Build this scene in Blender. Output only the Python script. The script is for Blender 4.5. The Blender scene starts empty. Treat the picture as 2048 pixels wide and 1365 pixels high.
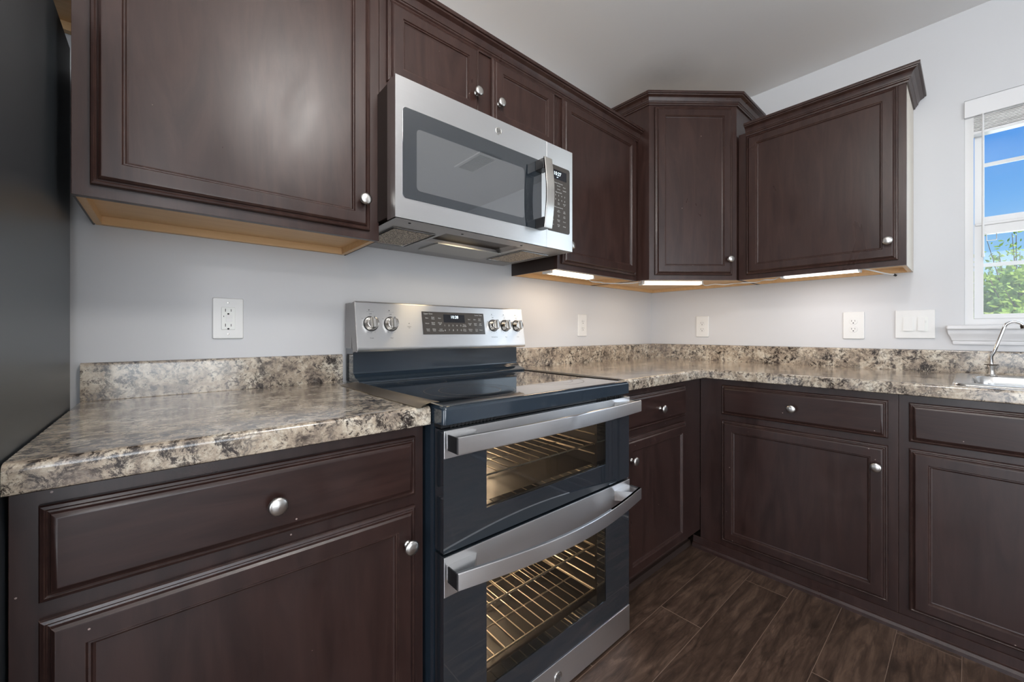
import bpy, bmesh, math, random
from mathutils import Vector, Matrix
random.seed(4)
C = bpy.context.scene.collection
scn = bpy.context.scene

# ------------------------------------------------------------------ camera, world, light
FL = 0.033            # floor level
CEIL = 2.474
cam_d = bpy.data.cameras.new('camera'); cam = bpy.data.objects.new('camera', cam_d); C.objects.link(cam)
cam.location = (-2.5865, -1.4781, 1.0918)
cam.rotation_euler = (math.pi/2, 0, -0.7138)
cam_d.sensor_width = 36.0
cam_d.lens = 794.39/2048*36
cam_d.shift_y = -17.0/2048
cam_d.clip_start = 0.02; cam_d.clip_end = 200
scn.camera = cam
scn.view_settings.view_transform = 'Standard'
scn.view_settings.look = 'None'
scn.view_settings.exposure = 0.0
scn.view_settings.gamma = 1.0
scn.view_settings.use_curve_mapping = False

w = bpy.data.worlds.new('sky'); scn.world = w; w.use_nodes = True
nt = w.node_tree; nt.nodes.clear()
tc = nt.nodes.new('ShaderNodeTexCoord'); sx = nt.nodes.new('ShaderNodeSeparateXYZ')
nt.links.new(tc.outputs['Generated'], sx.inputs[0])
rp = nt.nodes.new('ShaderNodeValToRGB'); nt.links.new(sx.outputs['Z'], rp.inputs[0])
rp.color_ramp.elements[0].position = 0.0; rp.color_ramp.elements[0].color = (.58, .80, .96, 1)
rp.color_ramp.elements[1].position = .75; rp.color_ramp.elements[1].color = (.04, .20, .75, 1)
e = rp.color_ramp.elements.new(.12); e.color = (.36, .64, .95, 1)
e = rp.color_ramp.elements.new(.21); e.color = (.20, .48, .93, 1)
e = rp.color_ramp.elements.new(.32); e.color = (.075, .31, .85, 1)
nz = nt.nodes.new('ShaderNodeTexNoise'); nz.inputs['Scale'].default_value = 3.2; nz.inputs['Detail'].default_value = 6
mpw = nt.nodes.new('ShaderNodeMapping'); mpw.inputs['Scale'].default_value = (1, 1, 5)
nt.links.new(tc.outputs['Generated'], mpw.inputs[0]); nt.links.new(mpw.outputs[0], nz.inputs['Vector'])
cr = nt.nodes.new('ShaderNodeValToRGB'); cr.color_ramp.elements[0].position = .52; cr.color_ramp.elements[1].position = .85
nt.links.new(nz.outputs['Fac'], cr.inputs[0])
mx = nt.nodes.new('ShaderNodeMixRGB'); mx.inputs['Color2'].default_value = (.8, .9, 1, 1)
nt.links.new(cr.outputs[0], mx.inputs['Fac']); nt.links.new(rp.outputs[0], mx.inputs['Color1'])
bg = nt.nodes.new('ShaderNodeBackground'); bg.inputs['Strength'].default_value = 1.0
nt.links.new(mx.outputs[0], bg.inputs['Color'])
wo = nt.nodes.new('ShaderNodeOutputWorld'); nt.links.new(bg.outputs[0], wo.inputs[0])

def light(name, typ, loc, rot, energy, color, size=None, size_y=None, shape='RECTANGLE', spread=None):
    d = bpy.data.lights.new(name, typ); d.energy = energy; d.color = color
    if typ == 'AREA':
        d.shape = shape; d.size = size
        if size_y: d.size_y = size_y
        if spread: d.spread = spread
    elif typ == 'SUN': d.angle = size or .01
    else: d.shadow_soft_size = size or .02
    o = bpy.data.objects.new(name, d); C.objects.link(o); o.location = loc; o.rotation_euler = rot
    return o
R = math.radians
light('sun', 'SUN', (4, 0, 8), (R(38), R(-32), 0), 6.0, (1, .95, .85), .02)
# added area lights acting as daylight at unseen openings behind the camera
light('added_light_front', 'AREA', (-3.05, -4.86, 1.25), (R(100), 0, 0), 76, (.93, .96, 1.0), 2.3, 2.0)
light('added_light_left', 'AREA', (-5.66, -2.6, 1.15), (R(98), 0, R(-90)), 74, (.93, .96, 1.0), 2.2, 2.1)
light('daylight_sink', 'AREA', (.13, -1.93, 1.55), (R(90), 0, R(90)), 6, (.90, .95, 1.0), .8, .85)

# ------------------------------------------------------------------ materials
def newmat(name):
    m = bpy.data.materials.new(name); m.use_nodes = True
    n = m.node_tree; b = n.nodes['Principled BSDF']
    return m, n, b
def P(name, col, rough=.5, metal=0, **k):
    m, n, b = newmat(name)
    b.inputs['Base Color'].default_value = (*col, 1); b.inputs['Roughness'].default_value = rough; b.inputs['Metallic'].default_value = metal
    for kk, v in k.items(): b.inputs[kk.replace('_', ' ')].default_value = v
    return m
def coords(n, scale=(1,1,1), rot=(0,0,0), kind='Object'):
    t = n.nodes.new('ShaderNodeTexCoord'); mp = n.nodes.new('ShaderNodeMapping')
    mp.inputs['Scale'].default_value = scale; mp.inputs['Rotation'].default_value = rot
    n.links.new(t.outputs[kind], mp.inputs[0]); return mp.outputs[0]
def noise(n, vec, scale, detail=4, rough=.5, dist=0):
    t = n.nodes.new('ShaderNodeTexNoise'); t.inputs['Scale'].default_value = scale; t.inputs['Detail'].default_value = detail
    t.inputs['Roughness'].default_value = rough; t.inputs['Distortion'].default_value = dist
    n.links.new(vec, t.inputs['Vector']); return t.outputs['Fac']
def ramp(n, fac, stops):
    r = n.nodes.new('ShaderNodeValToRGB'); el = r.color_ramp.elements
    el[0].position, el[0].color = stops[0][0], (*stops[0][1], 1); el[1].position, el[1].color = stops[-1][0], (*stops[-1][1], 1)
    for p, c in stops[1:-1]:
        x = el.new(p); x.color = (*c, 1)
    n.links.new(fac, r.inputs[0]); return r.outputs[0]
def mix(n, fac, a, b, mode='MIX'):
    m = n.nodes.new('ShaderNodeMixRGB'); m.blend_type = mode
    for i, v in ((0, fac), (1, a), (2, b)):
        if isinstance(v, (int, float)): m.inputs[i].default_value = v
        elif isinstance(v, tuple): m.inputs[i].default_value = (*v, 1)
        else: n.links.new(v, m.inputs[i])
    return m.outputs[0]
def math_(n, op, a, b=None, c=None):
    m = n.nodes.new('ShaderNodeMath'); m.operation = op
    for i, v in enumerate((a, b, c)):
        if v is None: continue
        if isinstance(v, (int, float)): m.inputs[i].default_value = v
        else: n.links.new(v, m.inputs[i])
    return m.outputs[0]
def bump(n, b, h, strength=.2, dist=.002):
    x = n.nodes.new('ShaderNodeBump'); x.inputs['Strength'].default_value = strength; x.inputs['Distance'].default_value = dist
    n.links.new(h, x.inputs['Height']); n.links.new(x.outputs[0], b.inputs['Normal'])

def wood(name, c0, c1, rough=.36, horiz=False, wear_highlight=.5):
    m, n, b = newmat(name)
    sc = (9, 9, 1.3) if not horiz else (1.6, 1.6, 14)
    v = coords(n, sc)
    g1 = noise(n, v, 1.6, 6, .62, 2.0)
    g2 = noise(n, coords(n, (150, 150, 6) if not horiz else (8, 8, 160)), 1, 3, .6)
    base = ramp(n, g1, [(.34, c0), (.64, c1)])
    base = mix(n, math_(n, 'MULTIPLY', g2, .35), base, tuple(x*.55 for x in c0))
    # tiny chips in the stain that show pale wood
    vo = n.nodes.new('ShaderNodeTexVoronoi'); vo.inputs['Scale'].default_value = 26; vo.inputs['Randomness'].default_value = 1
    n.links.new(coords(n, (1, 1, 1)), vo.inputs['Vector'])
    near = math_(n, 'LESS_THAN', vo.outputs['Distance'], .045)
    sepc = n.nodes.new('ShaderNodeSeparateColor'); n.links.new(vo.outputs['Color'], sepc.inputs[0])
    few = math_(n, 'GREATER_THAN', sepc.outputs[0], 1-.16*wear_highlight)
    base = mix(n, math_(n, 'MULTIPLY', near, few), base, (.35, .27, .24))
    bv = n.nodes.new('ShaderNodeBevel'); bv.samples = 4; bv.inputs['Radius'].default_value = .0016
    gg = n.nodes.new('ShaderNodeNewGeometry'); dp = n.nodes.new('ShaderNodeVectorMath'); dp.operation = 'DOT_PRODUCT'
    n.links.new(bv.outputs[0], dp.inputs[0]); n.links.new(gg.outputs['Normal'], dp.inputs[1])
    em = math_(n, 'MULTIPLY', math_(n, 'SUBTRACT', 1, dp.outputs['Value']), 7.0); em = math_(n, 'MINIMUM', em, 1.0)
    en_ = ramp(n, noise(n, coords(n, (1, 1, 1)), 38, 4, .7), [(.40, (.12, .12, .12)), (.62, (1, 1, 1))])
    base = mix(n, math_(n, 'MULTIPLY', em, math_(n, 'MULTIPLY', en_, .45+.25*min(wear_highlight, 1.2))), base, (.17, .095, .07))  # paler edges: rub-through wear plus edge highlights painted into the colour
    n.links.new(base, b.inputs['Base Color'])
    sm = noise(n, coords(n, (3, 3, 2)), 1.5, 4, .6, .8)
    n.links.new(math_(n, 'ADD', math_(n, 'MULTIPLY', sm, .34), rough-.17), b.inputs['Roughness'])
    b.inputs['Specular IOR Level'].default_value = .45 if 'worn' not in name else .6
    hb_ = math_(n, 'ADD', math_(n, 'MULTIPLY', g2, .25), noise(n, coords(n, (1, 1, .45) if not horiz else (.45, .45, 1)), 26, 5, .6, .6))
    bump(n, b, hb_, .16, .0012)
    return m
M = {}
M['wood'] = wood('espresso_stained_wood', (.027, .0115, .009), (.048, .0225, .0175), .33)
M['wood_base'] = wood('espresso_stained_wood_worn', (.019, .0080, .0065), (.036, .0165, .0135), .34, wear_highlight=1.6)
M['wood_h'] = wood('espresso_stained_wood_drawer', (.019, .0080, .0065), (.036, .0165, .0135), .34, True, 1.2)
M['wood_dark'] = P('dark_side_laminate', (.030, .018, .014), .4)
def maple():
    m, n, b = newmat('maple_veneer')
    g = noise(n, coords(n, (5, 60, 60)), 1, 4, .6, .5)
    n.links.new(ramp(n, g, [(.3, (.66, .42, .20)), (.7, (.74, .50, .27))]), b.inputs['Base Color']); b.inputs['Roughness'].default_value = .45
    return m
M['maple'] = maple()
M['pale_side'] = P('unfinished_pale_side', (.62, .57, .50), .55)
def paint(name, c, rough=.55, s=.03):
    m, n, b = newmat(name)
    b.inputs['Base Color'].default_value = (*c, 1); b.inputs['Roughness'].default_value = rough
    bump(n, b, noise(n, coords(n), 240, 3), s, .001); return m
M['wall'] = paint('grey_wall_paint', (.595, .60, .615), .5)
def ceilm():
    m, n, b = newmat('ceiling_paint')
    s = noise(n, coords(n), 3.0, 6, .7)
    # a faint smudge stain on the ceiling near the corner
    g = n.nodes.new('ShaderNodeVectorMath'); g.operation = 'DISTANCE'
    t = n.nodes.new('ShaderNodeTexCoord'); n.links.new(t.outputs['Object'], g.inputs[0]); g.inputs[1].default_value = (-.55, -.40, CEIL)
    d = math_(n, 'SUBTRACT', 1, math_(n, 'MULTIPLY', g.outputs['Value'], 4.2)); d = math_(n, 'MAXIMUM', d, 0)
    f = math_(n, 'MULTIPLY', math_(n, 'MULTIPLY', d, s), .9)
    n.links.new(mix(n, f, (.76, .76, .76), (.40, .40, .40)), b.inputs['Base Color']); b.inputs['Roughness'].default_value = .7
    return m
M['ceiling'] = ceilm()
M['white'] = P('white_plastic', (.72, .72, .71), .3)
M['almond'] = P('receptacle_plastic', (.74, .75, .72), .3)
M['vinyl'] = P('white_vinyl', (.70, .70, .70), .35)
M['trim_white'] = P('white_trim_paint', (.72, .72, .73), .35)
M['slot'] = P('dark_slot', (.01, .01, .01), .6)
M['black'] = P('black_plastic', (.012, .012, .013), .3)
M['black_enamel'] = P('black_enamel', (.020, .030, .042), .12, 0, Coat_Weight=.4, Coat_Roughness=.05)
M['nickel'] = P('brushed_nickel', (.62, .60, .57), .28, 1)
M['knobmetal'] = P('polished_knob_metal', (.50, .47, .43), .12, 1)
M['chrome'] = P('chrome', (.75, .75, .76), .08, 1)
M['bronze'] = P('dark_bronze', (.06, .045, .035), .3, 1)
def steel(name, col=(.93, .93, .93), rough=.34, axis=(0,0,1), an=.88):
    m, n, b = newmat(name)
    b.inputs['Metallic'].default_value = 1; b.inputs['Anisotropic'].default_value = an
    c = n.nodes.new('ShaderNodeCombineXYZ')
    for i in range(3): c.inputs[i].default_value = axis[i]
    n.links.new(c.outputs[0], b.inputs['Tangent'])
    sc = (4, 4, 900) if axis[2] else (900, 900, 4)
    g = noise(n, coords(n, sc), 1, 2)
    n.links.new(mix(n, math_(n, 'MULTIPLY', g, .35), col, tuple(x*.86 for x in col)), b.inputs['Base Color'])
    n.links.new(math_(n, 'ADD', math_(n, 'MULTIPLY', g, .08), rough-.04), b.inputs['Roughness'])
    return m
M['steel'] = steel('brushed_stainless_steel')
M['steel_plain'] = P('satin_stainless_steel', (.72, .72, .72), .25, 1)
M['steel_v'] = steel('brushed_stainless_steel_strip', (.72, .70, .66), .26, (1,0,0))
M['sink_steel'] = P('satin_sink_steel', (.66, .65, .63), .22, 1)
M['blackglass'] = P('black_appliance_glass', (.018, .023, .029), .05, 0, Specular_IOR_Level=.6, Coat_Weight=1.0, Coat_Roughness=.02, Coat_IOR=1.75)
M['cooktop'] = P('ceramic_cooktop_glass', (.008, .008, .010), .05, 0, Specular_IOR_Level=.8, Coat_Weight=1.0, Coat_Roughness=.03)
M['ring'] = P('printed_burner_ring', (.16, .13, .10), .2)
M['display'] = P('display_window', (.006, .006, .009), .1)
M['controls'] = P('control_glass', (.055, .048, .042), .12, 0)
def emit(name, col, s):
    m, n, b = newmat(name); b.inputs['Base Color'].default_value = (*col, 1)
    b.inputs['Emission Color'].default_value = (*col, 1); b.inputs['Emission Strength'].default_value = s; return m
M['digits'] = emit('lit_digits', (.75, .9, 1), 1.6)
M['print'] = P('white_printing', (.62, .62, .60), .4)
M['print_dark'] = P('grey_printing', (.12, .12, .12), .4)
M['tube_warm'] = emit('lit_lens_warm', (1, .83, .62), 3.5)
M['tube_cool'] = emit('lit_lens_cool', (1, .93, .88), 3.5)
M['lamp'] = emit('lit_hood_lens', (1, .80, .48), 2.2)
M['ceil_lamp'] = emit('lit_ceiling_diffuser', (1, .965, .93), 58)
M['added_globe'] = emit('added_fill_globe', (1, .975, .95), 95)  # added globe, brightens the unseen room that the steel reflects
M['cavity'] = P('oven_enamel', (.017, .017, .019), .45)
M['rack'] = P('oven_rack_wire', (.85, .76, .62), .42, 1)
def filt():
    m, n, b = newmat('mesh_grease_filter')
    v = n.nodes.new('ShaderNodeTexVoronoi'); v.inputs['Scale'].default_value = 260
    n.links.new(coords(n, (1, .55, 1)), v.inputs['Vector'])
    n.links.new(ramp(n, v.outputs['Distance'], [(.15, (.80, .68, .52)), (.6, (.14, .11, .08))]), b.inputs['Base Color'])
    b.inputs['Metallic'].default_value = .6; b.inputs['Roughness'].default_value = .4
    bump(n, b, v.outputs['Distance'], .8, .002); return m
M['filter'] = filt()
M['grey_metal'] = P('grey_painted_metal', (.30, .29, .285), .32, .5)
M['frost'] = P('grey_lamp_cover', (.42, .42, .40), .4)
def schlick(n, f0):
    g = n.nodes.new('ShaderNodeNewGeometry'); d = n.nodes.new('ShaderNodeVectorMath'); d.operation = 'DOT_PRODUCT'
    n.links.new(g.outputs['Normal'], d.inputs[0]); n.links.new(g.outputs['Incoming'], d.inputs[1])
    k = math_(n, 'POWER', math_(n, 'SUBTRACT', 1, math_(n, 'ABSOLUTE', d.outputs['Value'])), 5)
    return math_(n, 'ADD', f0, math_(n, 'MULTIPLY', k, 1-f0))
def ovenglass():
    m, n, b = newmat('tinted_oven_window'); n.nodes.remove(b)
    tr = n.nodes.new('ShaderNodeBsdfTransparent'); tr.inputs[0].default_value = (.66, .66, .65, 1)
    gl = n.nodes.new('ShaderNodeBsdfGlossy'); gl.inputs['Roughness'].default_value = .03; gl.inputs[0].default_value = (.8, .85, .9, 1)
    fr = schlick(n, .06)
    mxs = n.nodes.new('ShaderNodeMixShader'); n.links.new(fr, mxs.inputs[0]); n.links.new(tr.outputs[0], mxs.inputs[1]); n.links.new(gl.outputs[0], mxs.inputs[2])
    n.links.new(mxs.outputs[0], n.nodes['Material Output'].inputs[0]); return m
M['ovenglass'] = ovenglass()
def paneglass():
    m, n, b = newmat('window_glass'); n.nodes.remove(b)
    tr = n.nodes.new('ShaderNodeBsdfTransparent'); tr.inputs[0].default_value = (.96, .98, .98, 1)
    gl = n.nodes.new('ShaderNodeBsdfGlossy'); gl.inputs['Roughness'].default_value = .02
    fr = schlick(n, .025)
    mxs = n.nodes.new('ShaderNodeMixShader'); n.links.new(fr, mxs.inputs[0]); n.links.new(tr.outputs[0], mxs.inputs[1]); n.links.new(gl.outputs[0], mxs.inputs[2])
    n.links.new(mxs.outputs[0], n.nodes['Material Output'].inputs[0]); return m
M['pane'] = paneglass()
def mwscreen():
    m, n, b = newmat('microwave_mesh_screen')
    v = n.nodes.new('ShaderNodeTexVoronoi'); v.inputs['Scale'].default_value = 330; v.inputs['Randomness'].default_value = 0
    n.links.new(coords(n), v.inputs['Vector'])
    n.links.new(ramp(n, v.outputs['Distance'], [(.25, (.02, .024, .028)), (.45, (.075, .08, .085))]), b.inputs['Base Color'])
    b.inputs['Roughness'].default_value = .06; b.inputs['Specular IOR Level'].default_value = .9
    b.inputs['Coat Weight'].default_value = 1; b.inputs['Coat Roughness'].default_value = .015; b.inputs['Coat IOR'].default_value = 2.3; return m
M['mwscreen'] = mwscreen()
def granite():
    m, n, b = newmat('granite_pattern_laminate')
    v = coords(n, (1, 1, 1))
    big = noise(n, v, 12, 12, .80, .35)
    base = ramp(n, big, [(.34, (.13, .105, .085)), (.42, (.28, .225, .175)), (.49, (.43, .355, .27)), (.56, (.58, .51, .41)), (.64, (.68, .635, .54))])
    mid = noise(n, v, 48, 10, .82, .4)
    base = mix(n, ramp(n, mid, [(.525, (0,0,0)), (.57, (1,1,1))]), base, (.11, .09, .076))
    vor = n.nodes.new('ShaderNodeTexVoronoi'); vor.feature = 'DISTANCE_TO_EDGE'; vor.inputs['Scale'].default_value = 30
    wv = n.nodes.new('ShaderNodeVectorMath'); wv.operation = 'ADD'
    nn = n.nodes.new('ShaderNodeTexNoise'); nn.inputs['Scale'].default_value = 18; nn.inputs['Detail'].default_value = 6; n.links.new(v, nn.inputs['Vector'])
    sc = n.nodes.new('ShaderNodeVectorMath'); sc.operation = 'SCALE'; sc.inputs['Scale'].default_value = .09; n.links.new(nn.outputs['Color'], sc.inputs[0])
    n.links.new(v, wv.inputs[0]); n.links.new(sc.outputs[0], wv.inputs[1]); n.links.new(wv.outputs[0], vor.inputs['Vector'])
    vein = ramp(n, vor.outputs['Distance'], [(0, (1,1,1)), (.06, (0,0,0))])
    gate = ramp(n, noise(n, v, 11, 5), [(.46, (0,0,0)), (.60, (1,1,1))])
    base = mix(n, mix(n, 1.0, vein, gate, 'MULTIPLY'), base, (.17, .15, .13))
    dk = noise(n, v, 30, 12, .88, .5)
    gate2 = ramp(n, noise(n, v, 8, 6), [(.40, (0,0,0)), (.52, (1,1,1))])
    dark = ramp(n, dk, [(.51, (0,0,0)), (.54, (1,1,1))])
    base = mix(n, mix(n, 1.0, dark, gate2, 'MULTIPLY'), base, (.028, .021, .018))
    n.links.new(base, b.inputs['Base Color'])
    b.inputs['Roughness'].default_value = .16; b.inputs['Specular IOR Level'].default_value = .6
    b.inputs['Coat Weight'].default_value = .35; b.inputs['Coat Roughness'].default_value = .08
    return m
M['granite'] = granite()
def floorm():
    m, n, b = newmat('dark_plank_laminate')
    t = n.nodes.new('ShaderNodeTexCoord'); s = n.nodes.new('ShaderNodeSeparateXYZ'); n.links.new(t.outputs['Object'], s.inputs[0])
    PW, PL = .1532, 1.2
    yy = math_(n, 'DIVIDE', math_(n, 'ADD', s.outputs['Y'], .694), PW)
    row = math_(n, 'FLOOR', yy); fy = math_(n, 'SUBTRACT', yy, row)
    off = math_(n, 'FRACT', math_(n, 'MULTIPLY', math_(n, 'ADD', row, 20), .354))
    xx = math_(n, 'ADD', math_(n, 'DIVIDE', s.outputs['X'], PL), math_(n, 'ADD', off, .228))
    col = math_(n, 'FLOOR', xx); fx = math_(n, 'SUBTRACT', xx, col)
    ey = math_(n, 'MINIMUM', fy, math_(n, 'SUBTRACT', 1, fy)); ex = math_(n, 'MINIMUM', fx, math_(n, 'SUBTRACT', 1, fx))
    line = math_(n, 'MAXIMUM', math_(n, 'LESS_THAN', ey, .0040), math_(n, 'LESS_THAN', ex, .0009))
    cmb = n.nodes.new('ShaderNodeCombineXYZ')
    n.links.new(math_(n, 'ADD', math_(n, 'MULTIPLY', s.outputs['X'], 1.6), math_(n, 'MULTIPLY', row, 3.7)), cmb.inputs[0])
    n.links.new(math_(n, 'MULTIPLY', s.outputs['Y'], 9), cmb.inputs[1])
    n.links.new(math_(n, 'ADD', math_(n, 'MULTIPLY', row, 5.3), math_(n, 'MULTIPLY', col, 2.1)), cmb.inputs[2])
    g = noise(n, cmb.outputs[0], 3.0, 8, .68, 1.0)
    wv = n.nodes.new('ShaderNodeTexWave'); wv.wave_type = 'RINGS'; wv.inputs['Scale'].default_value = 1.1; wv.inputs['Distortion'].default_value = 12
    wv.inputs['Detail'].default_value = 5; wv.inputs['Detail Roughness'].default_value = .65; n.links.new(cmb.outputs[0], wv.inputs['Vector'])
    c2 = n.nodes.new('ShaderNodeCombineXYZ'); n.links.new(math_(n, 'MULTIPLY', s.outputs['X'], 9), c2.inputs[0]); n.links.new(math_(n, 'MULTIPLY', s.outputs['Y'], 190), c2.inputs[1]); n.links.new(row, c2.inputs[2])
    fine = noise(n, c2.outputs[0], 1, 3, .6, .3)
    wn = n.nodes.new('ShaderNodeTexWhiteNoise'); wn.noise_dimensions = '2D'; c3 = n.nodes.new('ShaderNodeCombineXYZ'); n.links.new(row, c3.inputs[0]); n.links.new(col, c3.inputs[1]); n.links.new(c3.outputs[0], wn.inputs['Vector'])
    base = ramp(n, g, [(.34, (.034, .021, .015)), (.5, (.082, .050, .035)), (.66, (.155, .098, .069))])
    base = mix(n, ramp(n, wv.outputs['Fac'], [(.0, (.45, .45, .45)), (.16, (0, 0, 0))]), base, (.03, .019, .014))
    base = mix(n, ramp(n, fine, [(.55, (0, 0, 0)), (.75, (.6, .6, .6))]), base, (.020, .012, .009))
    base = mix(n, math_(n, 'MULTIPLY', wn.outputs['Value'], .35), base, (.030, .018, .013))
    base = mix(n, line, base, (.26, .19, .145))
    n.links.new(base, b.inputs['Base Color'])
    n.links.new(math_(n, 'ADD', math_(n, 'MULTIPLY', fine, .18), .24), b.inputs['Roughness'])
    bump(n, b, fine, .12, .001)
    return m
M['floor'] = floorm()
M['fridge'] = P('dark_fridge_side', (.050, .058, .066), .36, .4)
M['strip'] = P('gap_strip_gold_reflection', (.22, .17, .115), .3, .85)  # brown-gold reflection put into the base colour of the dark strip
M['brown_strip'] = P('dark_gap_strip', (.03, .02, .016), .3, .3)
def leaves():
    m, n, b = newmat('sunlit_leaves')
    t = n.nodes.new('ShaderNodeNewGeometry')
    n.links.new(ramp(n, t.outputs['Random Per Island'], [(0, (.16, .30, .05)), (.5, (.34, .50, .09)), (1, (.62, .70, .20))]), b.inputs['Base Color'])
    b.inputs['Roughness'].default_value = .6
    tl = n.nodes.new('ShaderNodeBsdfTranslucent'); tl.inputs[0].default_value = (.45, .6, .1, 1)
    mxs = n.nodes.new('ShaderNodeMixShader'); mxs.inputs[0].default_value = .4
    n.links.new(b.outputs[0], mxs.inputs[1]); n.links.new(tl.outputs[0], mxs.inputs[2]); n.links.new(mxs.outputs[0], n.nodes['Material Output'].inputs[0])
    return m
M['leaves'] = leaves()
M['bark'] = P('bark', (.16, .11, .08), .8)
M['slat'] = None
def slatm():
    m, n, b = newmat('whitewashed_blind_slat')
    g = noise(n, coords(n, (40, 3, 60)), 1, 4, .6, 1.5)
    n.links.new(ramp(n, g, [(.4, (.80, .80, .79)), (.68, (.45, .44, .43))]), b.inputs['Base Color']); b.inputs['Roughness'].default_value = .4; return m
M['slat'] = slatm()
M['exterior'] = P('exterior_ground', (.20, .26, .10), .9)

# ------------------------------------------------------------------ mesh helpers
class MB:
    def __init__(s, tf=None): s.v = []; s.f = []; s.tf = tf
    def add(s, vs, fs):
        o = len(s.v)
        for p in vs:
            p = Vector(p)
            s.v.append(s.tf @ p if s.tf else p)
        s.f += [tuple(i+o for i in f) for f in fs]; return s
    def box(s, a, b, bev=0):
        x0, x1 = sorted((a[0], b[0])); y0, y1 = sorted((a[1], b[1])); z0, z1 = sorted((a[2], b[2]))
        if bev <= 0:
            vs = [(x0,y0,z0),(x1,y0,z0),(x1,y1,z0),(x0,y1,z0),(x0,y0,z1),(x1,y0,z1),(x1,y1,z1),(x0,y1,z1)]
            return s.add(vs, [(0,3,2,1),(4,5,6,7),(0,1,5,4),(1,2,6,5),(2,3,7,6),(3,0,4,7)])
        bm = bmesh.new(); bmesh.ops.create_cube(bm, size=1)
        for v in bm.verts: v.co = Vector(((x0+x1)/2+v.co.x*(x1-x0), (y0+y1)/2+v.co.y*(y1-y0), (z0+z1)/2+v.co.z*(z1-z0)))
        bmesh.ops.bevel(bm, geom=bm.edges[:]+bm.verts[:], offset=min(bev, .49*min(x1-x0, y1-y0, z1-z0)), segments=3, profile=.5, affect='EDGES')
        bm.verts.index_update(); r = s.add([v.co.copy() for v in bm.verts], [tuple(v.index for v in f.verts) for f in bm.faces]); bm.free(); return r
    def rings(s, rings, cap0=True, cap1=True, closed=True):
        n = len(rings[0]); vs = [p for r in rings for p in r]; fs = []
        for i in range(len(rings)-1):
            for j in range(n if closed else n-1):
                k = (j+1) % n
                fs.append((i*n+j, i*n+k, (i+1)*n+k, (i+1)*n+j))
        if cap0: fs.append(tuple(range(n-1, -1, -1)))
        if cap1: fs.append(tuple((len(rings)-1)*n+j for j in range(n)))
        return s.add(vs, fs)
    def panel(s, u0, v0, u1, v1, prof, back=0.0, cap=True):
        """nested rectangles: prof = [(inset, height)...]"""
        rs = [[(u0, v0, back), (u1, v0, back), (u1, v1, back), (u0, v1, back)]]
        for d, h in prof: rs.append([(u0+d, v0+d, h), (u1-d, v0+d, h), (u1-d, v1-d, h), (u0+d, v1-d, h)])
        return s.rings(rs, True, cap)
    def rrect(s, u0, v0, u1, v1, r, c0, c1, inset=0, seg=5):
        def ring(d, c):
            pts = []
            for cx, cy, a0 in ((u1-r, v1-r, 0), (u0+r, v1-r, 90), (u0+r, v0+r, 180), (u1-r, v0+r, 270)):
                for k in range(seg+1):
                    a = R(a0+90*k/seg); pts.append((cx+(r-d)*math.cos(a), cy+(r-d)*math.sin(a), c))
            return pts
        if inset: return s.rings([ring(0, c0), ring(0, c1-inset), ring(inset*.3, c1-inset*.3), ring(inset, c1)])
        return s.rings([ring(0, c0), ring(0, c1)])
    def frame(s, u0, v0, u1, v1, a0, b0, a1, b1, c0, c1):
        """rect with rectangular hole, from c0 to c1"""
        o = [(u0,v0),(u1,v0),(u1,v1),(u0,v1)]; i = [(a0,b0),(a1,b0),(a1,b1),(a0,b1)]
        vs = [(*p, c) for c in (c0, c1) for q in (o, i) for p in q]; fs = []
        for j in range(4):
            k = (j+1) % 4
            fs += [(j, 4+j, 4+k, k), (8+j, 8+k, 12+k, 12+j), (j, k, 8+k, 8+j), (4+j, 12+j, 12+k, 4+k)]
        return s.add(vs, fs)
    def lathe(s, o, axis, prof, seg=20):
        axis = Vector(axis).normalized(); a = axis.orthogonal().normalized(); b = axis.cross(a); o = Vector(o)
        rs = [[o+axis*h+a*(r*math.cos(2*math.pi*k/seg))+b*(r*math.sin(2*math.pi*k/seg)) for k in range(seg)] for h, r in prof]
        return s.rings(rs)
    def tube(s, pts, r, seg=8, caps=True):
        pts = [Vector(p) for p in pts]; rs = []; prev = None
        for i, p in enumerate(pts):
            d = (pts[min(i+1, len(pts)-1)]-pts[max(i-1, 0)]).normalized()
            a = d.orthogonal().normalized() if prev is None else (prev-d*prev.dot(d)).normalized()
            prev = a; b = d.cross(a); rr = r[i] if isinstance(r, (list, tuple)) else r
            rs.append([p+a*(rr*math.cos(2*math.pi*k/seg))+b*(rr*math.sin(2*math.pi*k/seg)) for k in range(seg)])
        return s.rings(rs, caps, caps)
    def sweep(s, path, prof, side=1):
        """profile (out, z) swept along an xy path with mitred corners"""
        n = len(path); P2 = [Vector(p) for p in path]; rs = []
        for i in range(n):
            ns = []
            if i > 0: d = (P2[i]-P2[i-1]).normalized(); ns.append(Vector((d.y, -d.x))*side)
            if i < n-1: d = (P2[i+1]-P2[i]).normalized(); ns.append(Vector((d.y, -d.x))*side)
            m = ns[0] if len(ns) == 1 else (ns[0]+ns[1])/(1+ns[0].dot(ns[1]))
            rs.append([(P2[i].x+m.x*o, P2[i].y+m.y*o, z) for o, z in prof])
        return s.rings(rs)
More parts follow.
